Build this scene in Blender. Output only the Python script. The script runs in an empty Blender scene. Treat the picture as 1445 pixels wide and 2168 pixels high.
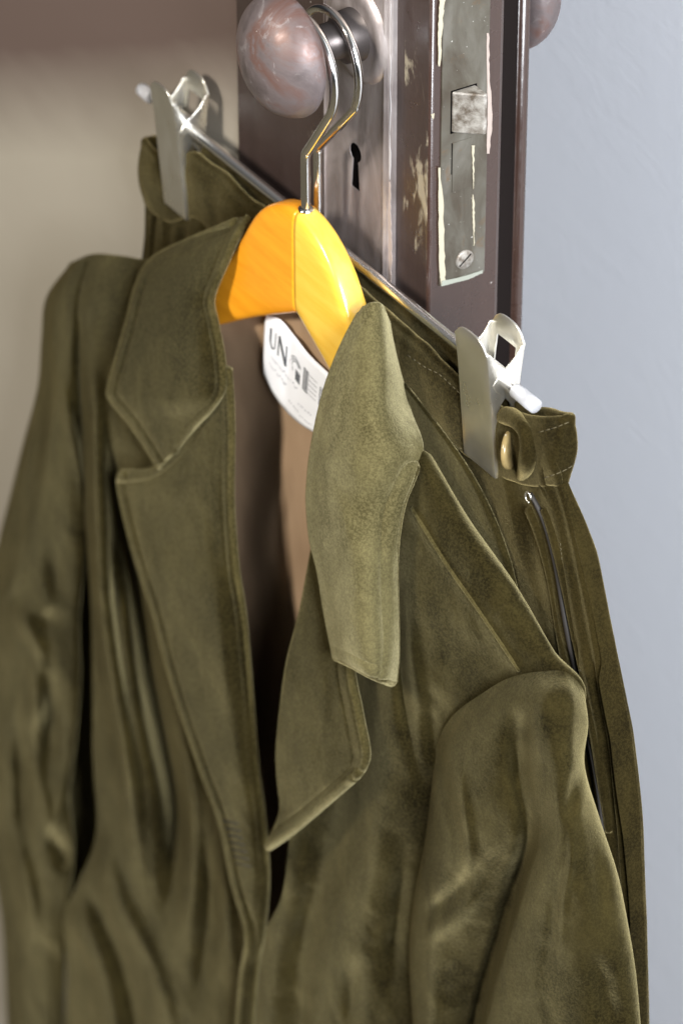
import bpy, bmesh, math, random
import numpy as np
from mathutils import Vector, Matrix, noise
from mathutils.bvhtree import BVHTree

random.seed(7)
scene = bpy.context.scene
COL = scene.collection

# ------------------------------------------------------------------ camera
# World axes: X runs along the door towards its free edge, Y points into the door
# (face at Y = 0, the room is at negative Y), Z is up.  The spindle of the knob is the origin.
FPX, IW, IH = 9000.0, 1445.0, 2168.0
TH, PI_ = math.radians(57.5), math.radians(34.0)
RIGHT = Vector((math.cos(TH), math.sin(TH), 0))
HOR = Vector((-math.sin(TH), math.cos(TH), 0))
FWD = HOR * math.cos(PI_) - Vector((0, 0, 1)) * math.sin(PI_)
UP = HOR * math.sin(PI_) + Vector((0, 0, 1)) * math.cos(PI_)

def ray(px, py):
    return FWD + RIGHT * ((px - IW / 2) / FPX) - UP * ((py - IH / 2) / FPX)

CAM = Vector((0, 0, 0)) - ray(775, 65) * 2.0
FOCUS = 1.975

cam_data = bpy.data.cameras.new('camera')
cam = bpy.data.objects.new('camera', cam_data)
COL.objects.link(cam)
cam.matrix_world = Matrix.Translation(CAM) @ Matrix((RIGHT, UP, -FWD)).transposed().to_4x4()
cam_data.sensor_fit = 'VERTICAL'
cam_data.sensor_height = 36
cam_data.lens = FPX / IH * 36
cam_data.clip_end = 50
cam_data.clip_start = 0.05
cam_data.dof.use_dof = True
cam_data.dof.focus_distance = FOCUS
cam_data.dof.aperture_fstop = 7.6
scene.camera = cam

# ------------------------------------------------------------------ light
world = bpy.data.worlds.new('World')
scene.world = world
world.use_nodes = True
wn = world.node_tree
wbg = wn.nodes['Background']
# plain room around the scene: warm pale floor below, cooler dim walls, pale ceiling
wtc = wn.nodes.new('ShaderNodeTexCoord')
wsx = wn.nodes.new('ShaderNodeSeparateXYZ')
wrp = wn.nodes.new('ShaderNodeValToRGB')
wmr = wn.nodes.new('ShaderNodeMapRange')
wmr.inputs['From Min'].default_value = -1
wn.links.new(wtc.outputs['Generated'], wsx.inputs[0])
wn.links.new(wsx.outputs['Z'], wmr.inputs['Value'])
wn.links.new(wmr.outputs[0], wrp.inputs['Fac'])
wn.links.new(wrp.outputs['Color'], wbg.inputs['Color'])
we = wrp.color_ramp.elements
we[0].position, we[0].color = 0.0, (0.95, 0.82, 0.58, 1)
we[1].position, we[1].color = 1.0, (1.0, 1.0, 1.0, 1)
for pos_, c_ in ((0.34, (0.55, 0.48, 0.34, 1)), (0.45, (0.09, 0.088, 0.085, 1)), (0.66, (0.14, 0.145, 0.16, 1))):
    e_ = we.new(pos_); e_.color = c_
wbg.inputs['Strength'].default_value = 0.24

def area_light(name, loc, target, size, energy, color, size_y=None):
    l = bpy.data.lights.new(name, 'AREA')
    l.energy, l.color, l.size = energy, color, size
    if size_y:
        l.shape = 'RECTANGLE'; l.size_y = size_y
    o = bpy.data.objects.new(name, l)
    COL.objects.link(o)
    o.location = loc
    o.rotation_euler = (Vector(target) - Vector(loc)).to_track_quat('-Z', 'Y').to_euler()
    return o

area_light('room_lamp', (0.02, -1.75, 1.05), (0.0, 0, -0.28), 0.36, 54, (1.0, 0.95, 0.87))
area_light('room_window', (2.0, -0.55, 0.8), (0.4, 0.1, -0.3), 0.7, 122, (0.90, 0.94, 1.0), 0.9)

scene.view_settings.view_transform = 'Standard'
scene.view_settings.look = 'None'
scene.view_settings.exposure = 0.0
scene.view_settings.gamma = 1.0

# ------------------------------------------------------------------ helpers
def PX(px, py, ymm):
    """world point on the plane Y = ymm (millimetres) that shows at that pixel"""
    d = ray(px, py)
    t = (ymm / 1000 - CAM.y) / d.y
    return CAM + d * t

def PXX(px, py, xmm):
    d = ray(px, py)
    t = (xmm / 1000 - CAM.x) / d.x
    return CAM + d * t

def mm(x, y, z):
    return Vector((x / 1000, y / 1000, z / 1000))

def project(v):
    d = v - CAM
    w = d.dot(FWD)
    return (IW / 2 + d.dot(RIGHT) / w * FPX, IH / 2 - d.dot(UP) / w * FPX)

def thing(name, label, cat, loc=(0, 0, 0), group=None):
    o = bpy.data.objects.new(name, None)
    o.empty_display_size = 0.02
    COL.objects.link(o)
    o.location = loc
    o['label'] = label
    o['category'] = cat
    if group:
        o['group'] = group
    return o

def obj(name, verts, faces, mat, parent=None, smooth=True, label=None):
    me = bpy.data.meshes.new(name)
    me.from_pydata([tuple(v) for v in verts], [], faces)
    me.validate()
    me.update()
    if smooth:
        me.polygons.foreach_set('use_smooth', [True] * len(me.polygons))
    o = bpy.data.objects.new(name, me)
    COL.objects.link(o)
    if mat:
        me.materials.append(mat)
    if parent:
        attach(o, parent)
    if label:
        o['label'] = label
    return o

def attach(o, parent):
    o.parent = parent
    p, t = parent, Vector((0, 0, 0))
    while p and p.type == 'EMPTY':        # meshes are built in world coordinates, empties carry an offset
        t = t + p.location
        p = p.parent
    o.matrix_parent_inverse = Matrix.Translation(-t)

def from_bm(name, bm, mat, parent=None, smooth=True, label=None):
    bmesh.ops.recalc_face_normals(bm, faces=bm.faces)
    vs = [v.co.copy() for v in bm.verts]
    bm.verts.index_update()
    fs = [[v.index for v in f.verts] for f in bm.faces]
    bm.free()
    return obj(name, vs, fs, mat, parent, smooth, label)

def bevel(o, w, seg=2, angle=35):
    m = o.modifiers.new('bevel', 'BEVEL')
    m.width, m.segments, m.limit_method, m.angle_limit = w, seg, 'ANGLE', math.radians(angle)
    m.harden_normals = False
    return o

def solid(o, t, offset=0.0):
    m = o.modifiers.new('solid', 'SOLIDIFY')
    m.thickness, m.offset = t, offset
    m.use_even_offset = False
    return o

def subsurf(o, n=1):
    m = o.modifiers.new('sub', 'SUBSURF')
    m.levels = m.render_levels = n
    return o

def box_verts(x0, x1, y0, y1, z0, z1):
    v = [mm(x, y, z) for z in (z0, z1) for y in (y0, y1) for x in (x0, x1)]
    f = [(0, 2, 3, 1), (4, 5, 7, 6), (0, 1, 5, 4), (2, 6, 7, 3), (0, 4, 6, 2), (1, 3, 7, 5)]
    return v, f

def box(name, x0, x1, y0, y1, z0, z1, mat, parent=None, bv=0.6, label=None):
    v, f = box_verts(x0, x1, y0, y1, z0, z1)
    o = obj(name, v, f, mat, parent, False, label)
    if bv:
        bevel(o, bv / 1000, 3)
    return o

def prism(name, outline, y0, y1, mat, parent=None, bv=0, plane='XZ', smooth=False, holes=()):
    """extrude a closed outline (mm) along Y (plane XZ) or along X (plane YZ)"""
    bm = bmesh.new()
    def co(p, d):
        return mm(p[0], d, p[1]) if plane == 'XZ' else mm(d, p[0], p[1])
    edges = []
    for loop in (outline,) + tuple(holes):
        vs = [bm.verts.new(co(p, y0)) for p in loop]
        edges += [bm.edges.new((vs[i], vs[(i + 1) % len(vs)])) for i in range(len(vs))]
    if holes:
        bmesh.ops.triangle_fill(bm, use_beauty=True, edges=edges)
    else:
        bm.faces.new(list(bm.verts))
    r = bmesh.ops.extrude_face_region(bm, geom=list(bm.faces))
    d = Vector((0, (y1 - y0) / 1000, 0)) if plane == 'XZ' else Vector(((y1 - y0) / 1000, 0, 0))
    bmesh.ops.translate(bm, vec=d, verts=[g for g in r['geom'] if isinstance(g, bmesh.types.BMVert)])
    o = from_bm(name, bm, mat, parent, smooth)
    if bv:
        bevel(o, bv / 1000, 3)
    return o

def cr(pts, n, closed=False):
    """Catmull-Rom through pts (array k x d), n samples (chord length even in index)"""
    p = np.asarray(pts, float)
    k = len(p)
    if closed:
        t = np.linspace(0, k, n, endpoint=False)
        i = np.floor(t).astype(int)
        f = (t - i)[:, None]
        P0, P1, P2, P3 = p[(i - 1) % k], p[i % k], p[(i + 1) % k], p[(i + 2) % k]
    else:
        e = np.vstack([2 * p[0] - p[1], p, 2 * p[-1] - p[-2]])
        t = np.linspace(0, k - 1, n)
        i = np.minimum(np.floor(t).astype(int), k - 2)
        f = (t - i)[:, None]
        P0, P1, P2, P3 = e[i], e[i + 1], e[i + 2], e[i + 3]
    return 0.5 * (2 * P1 + (P2 - P0) * f + (2 * P0 - 5 * P1 + 4 * P2 - P3) * f * f + (3 * P1 - P0 - 3 * P2 + P3) * f ** 3)

def tube_geo(path, r, seg=12, cap=True, radii=None):
    path = [Vector(p) for p in path]
    n = len(path)
    vs, fs = [], []
    up = Vector((0.13, 0.2, 0.97))
    prev = None
    for i, p in enumerate(path):
        t = (path[min(i + 1, n - 1)] - path[max(i - 1, 0)]).normalized()
        if prev is None:
            a = t.cross(up)
            if a.length < 1e-3:
                a = t.cross(Vector((1, 0, 0)))
            a.normalize()
        else:
            a = (prev - t * prev.dot(t)).normalized()
        prev = a
        b = t.cross(a)
        rr = radii[i] if radii else r
        for k in range(seg):
            q = 2 * math.pi * k / seg
            vs.append(p + (a * math.cos(q) + b * math.sin(q)) * rr)
    for i in range(n - 1):
        for k in range(seg):
            k2 = (k + 1) % seg
            fs.append((i * seg + k, i * seg + k2, (i + 1) * seg + k2, (i + 1) * seg + k))
    if cap:
        fs.append(tuple(range(seg))[::-1])
        fs.append(tuple((n - 1) * seg + k for k in range(seg)))
    return vs, fs

def tube(name, path, r, mat, parent=None, seg=14, radii=None):
    v, f = tube_geo(path, r, seg, True, radii)
    return obj(name, v, f, mat, parent)

def lathe_y(name, prof, cx, cz, mat, parent=None, seg=64):
    """profile [(y, r)] in mm, turned about an axis parallel to Y"""
    vs, fs = [], []
    for y, r in prof:
        for k in range(seg):
            a = 2 * math.pi * k / seg
            vs.append(mm(cx + r * math.cos(a), y, cz + r * math.sin(a)))
    for i in range(len(prof) - 1):
        for k in range(seg):
            k2 = (k + 1) % seg
            fs.append((i * seg + k, i * seg + k2, (i + 1) * seg + k2, (i + 1) * seg + k))
    fs.append(tuple(range(seg)))
    fs.append(tuple((len(prof) - 1) * seg + k for k in range(seg)))
    return obj(name, vs, fs, mat, parent)

# ------------------------------------------------------------------ materials
class M:
    def __init__(s, name):
        s.m = bpy.data.materials.new(name)
        s.m.use_nodes = True
        s.t = s.m.node_tree
        s.b = s.t.nodes['Principled BSDF']
        s.tc = s.t.nodes.new('ShaderNodeTexCoord')
    def set(s, **k):
        for a, v in k.items():
            s.b.inputs[a.replace('_', ' ')].default_value = v
        return s
    def node(s, typ, **k):
        n = s.t.nodes.new(typ)
        for a, v in k.items():
            if hasattr(n, a):
                setattr(n, a, v)
            else:
                n.inputs[a].default_value = v
        return n
    def link(s, a, b):
        s.t.links.new(a, b)
    def noise(s, scale, detail=4, rough=0.55, dist=0.0, stretch=None, off=(0, 0, 0)):
        n = s.node('ShaderNodeTexNoise')
        n.inputs['Scale'].default_value = scale
        n.inputs['Detail'].default_value = detail
        n.inputs['Roughness'].default_value = rough
        n.inputs['Distortion'].default_value = dist
        mp = s.node('ShaderNodeMapping')
        mp.inputs['Location'].default_value = off
        if stretch:
            mp.inputs['Scale'].default_value = stretch
        s.link(s.tc.outputs['Object'], mp.inputs['Vector'])
        s.link(mp.outputs['Vector'], n.inputs['Vector'])
        return n.outputs['Fac']
    def ramp(s, fac, stops, interp='LINEAR'):
        r = s.node('ShaderNodeValToRGB')
        r.color_ramp.interpolation = interp
        e = r.color_ramp.elements
        while len(e) < len(stops):
            e.new(0.5)
        for q, (p, c) in zip(e, stops):
            q.position = p
            q.color = (c, c, c, 1) if isinstance(c, (int, float)) else tuple(c) + (1,)
        s.link(fac, r.inputs['Fac'])
        return r.outputs['Color']
    def mix(s, fac, a, b, mode='MIX'):
        n = s.node('ShaderNodeMix')
        n.data_type = 'RGBA'
        n.blend_type = mode
        for sock, v in ((n.inputs['Factor'], fac), (n.inputs['A'], a), (n.inputs['B'], b)):
            pass
        i_f, i_a, i_b = n.inputs[0], n.inputs[6], n.inputs[7]
        for sock, v in ((i_f, fac), (i_a, a), (i_b, b)):
            if isinstance(v, bpy.types.NodeSocket):
                s.link(v, sock)
            elif isinstance(v, (int, float)):
                sock.default_value = v if sock.type == 'VALUE' else (v, v, v, 1)
            else:
                sock.default_value = tuple(v) + (1,)
        return n.outputs[2]
    def math(s, op, a, b=0.0, c=None):
        n = s.node('ShaderNodeMath', operation=op)
        vals = [a, b] + ([c] if c is not None else [])
        for i, v in enumerate(vals):
            if isinstance(v, bpy.types.NodeSocket):
                s.link(v, n.inputs[i])
            else:
                n.inputs[i].default_value = v
        return n.outputs[0]
    def xyz(s):
        n = s.node('ShaderNodeSeparateXYZ')
        s.link(s.tc.outputs['Object'], n.inputs[0])
        return n.outputs
    def color(s, sock):
        s.link(sock, s.b.inputs['Base Color']); return s
    def rough(s, sock):
        s.link(sock, s.b.inputs['Roughness']); return s
    def bump(s, h, strength=0.3, dist=0.001, nrm=None):
        n = s.node('ShaderNodeBump')
        n.inputs['Strength'].default_value = strength
        n.inputs['Distance'].default_value = dist
        s.link(h, n.inputs['Height'])
        if nrm:
            s.link(nrm, n.inputs['Normal'])
        s.link(n.outputs['Normal'], s.b.inputs['Normal'])
        return n.outputs['Normal']

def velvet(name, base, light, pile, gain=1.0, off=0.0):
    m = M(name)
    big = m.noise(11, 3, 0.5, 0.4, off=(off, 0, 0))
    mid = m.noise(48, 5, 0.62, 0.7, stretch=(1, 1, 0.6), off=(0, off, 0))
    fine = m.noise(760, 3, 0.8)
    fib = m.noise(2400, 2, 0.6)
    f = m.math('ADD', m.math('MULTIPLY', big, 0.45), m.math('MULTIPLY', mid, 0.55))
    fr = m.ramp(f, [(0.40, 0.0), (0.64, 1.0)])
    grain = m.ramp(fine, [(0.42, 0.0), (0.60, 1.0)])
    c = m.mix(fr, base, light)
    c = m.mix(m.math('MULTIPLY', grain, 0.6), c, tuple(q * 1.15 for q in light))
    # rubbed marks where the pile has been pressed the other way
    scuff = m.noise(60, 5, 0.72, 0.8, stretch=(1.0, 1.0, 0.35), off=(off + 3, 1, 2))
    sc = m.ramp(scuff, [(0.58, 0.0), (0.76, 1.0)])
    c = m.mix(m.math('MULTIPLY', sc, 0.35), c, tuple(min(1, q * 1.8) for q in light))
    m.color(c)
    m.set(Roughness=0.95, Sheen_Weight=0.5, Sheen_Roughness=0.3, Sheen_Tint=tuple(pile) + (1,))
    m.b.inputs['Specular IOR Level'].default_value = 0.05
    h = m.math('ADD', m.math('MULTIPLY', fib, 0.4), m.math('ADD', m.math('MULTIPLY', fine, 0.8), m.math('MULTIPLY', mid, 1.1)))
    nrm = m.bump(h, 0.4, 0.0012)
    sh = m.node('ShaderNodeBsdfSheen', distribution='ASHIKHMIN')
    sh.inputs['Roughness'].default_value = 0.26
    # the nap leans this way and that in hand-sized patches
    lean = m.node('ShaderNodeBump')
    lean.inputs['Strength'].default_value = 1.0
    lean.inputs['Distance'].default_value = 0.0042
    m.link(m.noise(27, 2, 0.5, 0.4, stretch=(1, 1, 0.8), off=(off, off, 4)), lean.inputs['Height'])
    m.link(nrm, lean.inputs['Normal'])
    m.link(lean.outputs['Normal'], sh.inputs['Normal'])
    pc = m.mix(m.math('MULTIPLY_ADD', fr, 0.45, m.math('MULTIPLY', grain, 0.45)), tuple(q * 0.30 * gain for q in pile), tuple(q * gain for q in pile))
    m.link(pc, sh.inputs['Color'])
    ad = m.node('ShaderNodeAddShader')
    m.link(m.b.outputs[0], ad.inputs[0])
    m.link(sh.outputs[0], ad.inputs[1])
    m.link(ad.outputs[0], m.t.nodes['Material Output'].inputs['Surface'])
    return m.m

VELVET = velvet('olive_velvet', (0.0044, 0.0033, 0.0009), (0.0275, 0.0212, 0.0064), (0.55, 0.463, 0.225), 0.40)
VELVET_COLLAR = velvet('olive_velvet_collar', (0.048, 0.040, 0.0160), (0.112, 0.095, 0.042), (0.60, 0.53, 0.30), 0.72, 5)  # paler velvet: light caught by the collar's nap is put into the colour
VELVET_EDGE = velvet('olive_velvet_edge', (0.024, 0.0190, 0.0062), (0.062, 0.050, 0.0185), (0.56, 0.48, 0.245), 0.6, 2)  # paler velvet: sheen of the rolled edges put into colour; also worn seam
VELVET_SKIRT = velvet('olive_velvet_skirt', (0.0048, 0.0034, 0.0009), (0.0235, 0.0172, 0.0048), (0.50, 0.40, 0.18), 0.42, 9)

def simple(name, col, rough=0.5, metal=0.0, **k):
    m = M(name).set(Base_Color=tuple(col) + (1,), Roughness=rough, Metallic=metal)
    for a, v in k.items():
        m.b.inputs[a.replace('_', ' ')].default_value = v
    return m

lin = M('brown_lining')
n1 = lin.noise(30, 4, 0.6, 0.5, stretch=(1, 1, 0.4))
lin.color(lin.mix(n1, (0.26, 0.165, 0.092), (0.43, 0.295, 0.185)))
lin.set(Roughness=0.55)
lin.bump(lin.math('ADD', lin.noise(1500, 2), n1), 0.2, 0.001)
LINING = lin.m

CREAM = (0.52, 0.46, 0.34)
BROWN = (0.058, 0.036, 0.031)

def brown_paint(name, chips=0.70, chipcol=CREAM, wear=(1, 1, 0.25)):
    m = M(name)
    streak = m.noise(40, 4, 0.6, 0.6, stretch=(1, 1, 0.06))
    blot = m.noise(45, 5, 0.6, 0.5, stretch=wear)
    c = m.mix(streak, (0.024, 0.0115, 0.0080), (0.048, 0.0260, 0.0190))
    ch = m.ramp(blot, [(chips, 0.0), (chips + 0.025, 1.0)])
    c = m.mix(ch, c, chipcol)
    fl = m.ramp(m.noise(420, 2, 0.5), [(0.765, 0.0), (0.785, 1.0)])
    c = m.mix(fl, c, (0.72, 0.68, 0.62))
    m.color(c)
    m.rough(m.ramp(m.noise(60, 3), [(0.3, 0.16), (0.7, 0.34)]))
    m.set(Coat_Weight=0.25, Coat_Roughness=0.18)
    h = m.math('ADD', m.math('MULTIPLY', streak, 0.8), m.math('MULTIPLY', m.noise(160, 3), 0.25))
    h = m.math('SUBTRACT', h, m.math('MULTIPLY', ch, 0.35))
    m.bump(h, 0.5, 0.0012)
    return m.m

STILE_EDGE = brown_paint('brown_gloss_paint', 0.735)
# ------------------------------------------------------------------ wall
wm = M('wall_paint')
wn1 = wm.noise(4, 3)
wm.color(wm.mix(wn1, (0.76, 0.78, 0.83), (0.80, 0.82, 0.86)))
wm.set(Roughness=0.75)
wh = wm.math('ADD', wm.noise(330, 3, 0.6, 0.2, stretch=(0.45, 1, 1.0)), wm.math('MULTIPLY', wm.noise(60, 2, 0.5, 0.5, stretch=(0.25, 1, 1)), 1.2))
wm.bump(wh, 0.19, 0.0010)
w = obj('wall', [mm(-1500, 165, -1600), mm(1900, 165, -1600), mm(1900, 165, 1200), mm(-1500, 165, 1200)], [(0, 1, 2, 3)], wm.m, None, False)
w['kind'] = 'structure'

# ------------------------------------------------------------------ door
door = thing('door', 'old brown and cream painted door opened against the blue grey wall', 'door', (0, 0, -1.0))
XE = (PX(908, 350, 0)).x * 1000          # free edge of the door
XP = (PX(505, 300, 0)).x * 1000          # border between stile and panel

dm = M('door_face_paint')
ox = dm.xyz()
st = dm.noise(40, 4, 0.6, 0.6, stretch=(1, 1, 0.06))
brown = dm.mix(st, (0.027, 0.017, 0.0145), (0.052, 0.035, 0.030))
blot = dm.noise(34, 5, 0.62, 0.7, stretch=(2.4, 1, 0.8), off=(1.37, 0, 0.42))
# paint is rubbed through on the narrow strip by the door's edge and beside the lock plate
strip = dm.ramp(ox['X'], [(0.0, 0.0), (1.0, 1.0)])
near = dm.math('MULTIPLY', dm.math('COMPARE', ox['X'], 0.0455, 0.0125), dm.math('COMPARE', ox['Z'], -0.045, 0.055))
near2 = dm.math('MULTIPLY', dm.math('COMPARE', ox['X'], -0.043, 0.011), dm.math('COMPARE', ox['Z'], -0.058, 0.024))
wearm = dm.math('MULTIPLY', dm.math('MAXIMUM', near, near2), dm.ramp(blot, [(0.52, 0.0), (0.60, 0.8)]))
brown = dm.mix(wearm, brown, (0.30, 0.26, 0.19))
fl = dm.ramp(dm.noise(420, 2, 0.5), [(0.76, 0.0), (0.785, 1.0)])
brown = dm.mix(fl, brown, (0.7, 0.66, 0.6))
dm.color(brown)
dm.rough(dm.ramp(dm.noise(60, 3), [(0.3, 0.25), (0.7, 0.45)]))
dm.set(Coat_Weight=0.2, Coat_Roughness=0.2)
dm.bump(dm.math('ADD', st, dm.math('MULTIPLY', dm.noise(160, 3), 0.3)), 0.45, 0.0012)
STILE_FACE = dm.m

# stile with its rounded arris; cut so that the panel beside it is a separate board
def stile_prof():
    pts = [(XP, 0.0), (XE - 6, 0.0)]
    for k in range(5):
        a = math.radians(90 * k / 4)
        pts.append((XE - 2.2 + 2.2 * math.sin(a), 2.2 - 2.2 * math.cos(a)))
    pts += [(XE, 39.0), (XE - 1.0, 41.0), (XE - 9.0, 41.6), (XE - 9.0, 55.0)]
    for k in range(7):
        a = math.radians(-60 + 200 * k / 6)
        pts.append((XE - 9.5 + 2.8 * math.cos(a), 58.4 + 3.2 * math.sin(a)))
    pts += [(XE - 26, 60), (XE - 28, 41), (XP, 41)]
    return pts
def vertical_prism(name, prof, z0, z1, mat, parent, smooth=False):
    n = len(prof)
    vs = [mm(x, y, z0) for x, y in prof] + [mm(x, y, z1) for x, y in prof]
    fs = [(i, (i + 1) % n, n + (i + 1) % n, n + i) for i in range(n)]
    o = obj(name, vs, fs + [tuple(range(n))[::-1], tuple(range(n, 2 * n))], mat, parent, smooth)
    return o
stile = vertical_prism('stile', stile_prof(), -1000, 420, STILE_FACE, door)
stile.data.materials.append(STILE_EDGE)
stile.data.materials.append(simple('rebate_shade_brown', (0.007, 0.0045, 0.0038), 0.7, Specular_IOR_Level=0.1).m)  # darker brown puts the shade of the rebate channel into its colour
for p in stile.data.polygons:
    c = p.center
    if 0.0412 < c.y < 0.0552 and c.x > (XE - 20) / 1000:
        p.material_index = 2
    elif c.y > 0.0004 and c.x > (XE - 30) / 1000 and abs(p.normal.z) < 0.5:
        p.material_index = 1
        p.use_smooth = c.y < 0.004 or c.y > 0.055

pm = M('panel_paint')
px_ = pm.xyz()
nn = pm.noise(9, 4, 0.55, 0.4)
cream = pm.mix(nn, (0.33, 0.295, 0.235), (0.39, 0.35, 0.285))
# colour turns from cream to brown across a feathered, uneven border
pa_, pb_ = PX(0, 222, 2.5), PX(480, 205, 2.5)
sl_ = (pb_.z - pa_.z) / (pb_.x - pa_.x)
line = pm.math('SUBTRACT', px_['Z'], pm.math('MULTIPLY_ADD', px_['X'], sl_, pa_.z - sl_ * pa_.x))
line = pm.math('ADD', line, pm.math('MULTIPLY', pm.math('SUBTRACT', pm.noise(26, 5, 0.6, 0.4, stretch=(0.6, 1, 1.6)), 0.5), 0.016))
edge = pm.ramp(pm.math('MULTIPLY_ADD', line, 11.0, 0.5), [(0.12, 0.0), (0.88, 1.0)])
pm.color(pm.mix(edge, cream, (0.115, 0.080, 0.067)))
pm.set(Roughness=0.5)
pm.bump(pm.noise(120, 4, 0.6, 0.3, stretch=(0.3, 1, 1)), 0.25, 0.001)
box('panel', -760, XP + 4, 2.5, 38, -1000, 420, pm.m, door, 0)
box('stile', -900, -760, 0, 41, -1000, 420, STILE_FACE, door, 1.5)

# lock plate on the face (escutcheon)
em = M('aged_lock_plate')
en = em.noise(60, 5, 0.6, 0.5, stretch=(1, 1, 0.35))
em.color(em.ramp(en, [(0.3, (0.20, 0.165, 0.15)), (0.55, (0.36, 0.31, 0.295)), (0.75, (0.50, 0.45, 0.43))]))
em.set(Metallic=0.55)
em.rough(em.ramp(em.noise(110, 4), [(0.3, 0.30), (0.7, 0.5)]))
em.bump(em.noise(300, 3), 0.15, 0.0008)
PLATE = em.m

esc = thing('lock_escutcheon', 'worn bronze lock plate with keyhole screwed to the door face under the knob', 'lock plate', (0, 0, -0.14))
KX, KZ = PX(752, 350, -4.2).x * 1000, PX(752, 350, -4.2).z * 1000
def keyhole(cx, cz, s=1.0):
    pts = []
    s *= 1.12
    for k in range(15):
        a = math.radians(-62 + (304) * k / 14)
        pts.append((cx + 4.6 * s * math.cos(a), cz + 6.2 * s + 4.4 * s * math.sin(a)))
    # goes counter-clockwise round the head, then down the slot
    return pts + [(cx - 3.4 * s, cz - 11.5 * s), (cx + 3.4 * s, cz - 11.5 * s)]
XR = PX(824, 300, -3).x * 1000
ol = [(-31, -150), (XR, -150), (XR, 130), (-31, 130)]
def frame_plate():
    kh = keyhole(KX, KZ, 1.0)
    kh = kh[:15] + [kh[16], kh[15]] if False else kh
    return prism('plate', ol, -4.2, 0.0, PLATE, esc, 0.0, 'XZ', False, (kh,))
pl = frame_plate()
# bevelled rim of the plate
def rim(name, x0, x1, z0, z1, w, ya, yb, mat, parent):
    o = [(x0, z0), (x1, z0), (x1, z1), (x0, z1)]
    i = [(x0 + w, z0 + w), (x1 - w, z0 + w), (x1 - w, z1 - w), (x0 + w, z1 - w)]
    vs = [mm(x, 0.2, z) for x, z in o] + [mm(x, ya, z) for x, z in o] + [mm(x, yb, z) for x, z in i] + [mm(x, 0.2, z) for x, z in i]
    fs = []
    for k in range(4):
        j = (k + 1) % 4
        fs += [(k, j, 4 + j, 4 + k), (4 + k, 4 + j, 8 + j, 8 + k), (8 + k, 8 + j, 12 + j, 12 + k)]
    return obj(name, vs, fs, mat, parent, False)
bevel(rim('rim', -33, XR + 1.5, -152, 132, 4.0, -3.0, -5.4, PLATE, esc), 0.0006)
dark = simple('keyhole_dark', (0.003, 0.0025, 0.0025), 1.0, Specular_IOR_Level=0.0).m
prism('keyhole', keyhole(KX, KZ, 1.04), -3.7, -0.3, dark, esc)
rosette = lathe_y('rosette', [(-3.6, 25.5), (-5.0, 25.0), (-6.6, 22.5), (-7.0, 20), (-6.4, 18), (-6.4, 12)], 0, 0, PLATE, esc)

# knobs
km = M('worn_knob_metal')
k1 = km.noise(28, 5, 0.62, 0.8)
k2 = km.noise(70, 5, 0.65, 1.2, off=(4, 1, 2))
kc = km.ramp(k1, [(0.28, (0.07, 0.055, 0.052)), (0.46, (0.135, 0.108, 0.105)), (0.58, (0.13, 0.072, 0.058)), (0.66, (0.15, 0.12, 0.118)), (0.8, (0.24, 0.22, 0.215))])
kc = km.mix(km.ramp(k2, [(0.60, 0.0), (0.74, 0.6)]), kc, (0.36, 0.33, 0.32))
kc = km.mix(km.ramp(km.noise(520, 2, 0.5), [(0.775, 0.0), (0.80, 0.8)]), kc, (0.8, 0.77, 0.74))
sc = km.noise(120, 5, 0.8, 1.2, stretch=(1.6, 1, 0.5), off=(2, 7, 1))
km.color(km.mix(km.ramp(sc, [(0.63, 0.0), (0.74, 0.45)]), kc, (0.46, 0.43, 0.42)))
km.set(Metallic=0.25)
km.rough(km.ramp(k2, [(0.3, 0.36), (0.7, 0.6)]))
km.bump(km.noise(90, 4, 0.6), 0.15, 0.001)
KNOB = km.m
shaft_m = simple('knob_neck_metal', (0.10, 0.085, 0.08), 0.4, 0.7).m
def knob(root, y0, s):
    prof = [(-30, 9.5), (-31, 14), (-33.5, 25), (-36, 29.2), (-38.5, 30.4), (-41, 30.2), (-45, 29.0), (-50, 25.8), (-54.5, 20.0), (-57.4, 12.5), (-58.8, 5), (-59, 0.4)]
    pr = cr(prof, 34)
    lathe_y('grip', [(y0 + s * (p[0]), max(p[1], 0.2)) for p in pr], 0, 0, KNOB, root, 72)
    lathe_y('neck', [(y0 + s * a, r) for a, r in [(2, 13.5), (-9, 12.5), (-11, 9.5), (-30, 8.2), (-33, 9.0)]], 0, 0, shaft_m, root, 40)
kf = thing('door_knob', 'round worn bronze knob the coat hangers hang from', 'door knob', (0, -0.045, -0.03))
knob(kf, -5.0, 1)
kb = thing('door_knob', 'scuffed silver knob behind the door edge against the pale wall', 'door knob', (0, 0.087, -0.03))
knob(kb, 43, -1)

# lock case front on the door's edge
fm = M('tarnished_brass')
f1 = fm.noise(45, 5, 0.6, 0.6, stretch=(1, 1, 0.5))
fc = fm.ramp(f1, [(0.3, (0.066, 0.050, 0.034)), (0.5, (0.118, 0.106, 0.082)), (0.7, (0.18, 0.168, 0.14))])
fc = fm.mix(fm.ramp(fm.noise(600, 2), [(0.735, 0), (0.765, 1)]), fc, (0.7, 0.68, 0.62))
fc = fm.mix(fm.ramp(fm.noise(75, 5, 0.7, 1.0, off=(0, 3, 1)), [(0.60, 0), (0.72, 0.55)]), fc, (0.17, 0.09, 0.035))
fm.color(fc)
fm.set(Metallic=0.6)
fm.rough(fm.ramp(fm.noise(90, 4), [(0.3, 0.34), (0.7, 0.55)]))
fm.bump(fm.noise(260, 4), 0.2, 0.0008)
BRASS = fm.m
lock = thing('mortise_lock', 'tarnished brass lock front with latch bolt let into the door edge', 'lock', (XE / 1000, 0.02, -0.10))
FY0, FY1 = PXX(933, 300, XE + 0.8).y * 1000, PXX(1031, 300, XE + 0.8).y * 1000
FZ0 = PXX(980, 590, XE + 0.8).z * 1000
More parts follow.
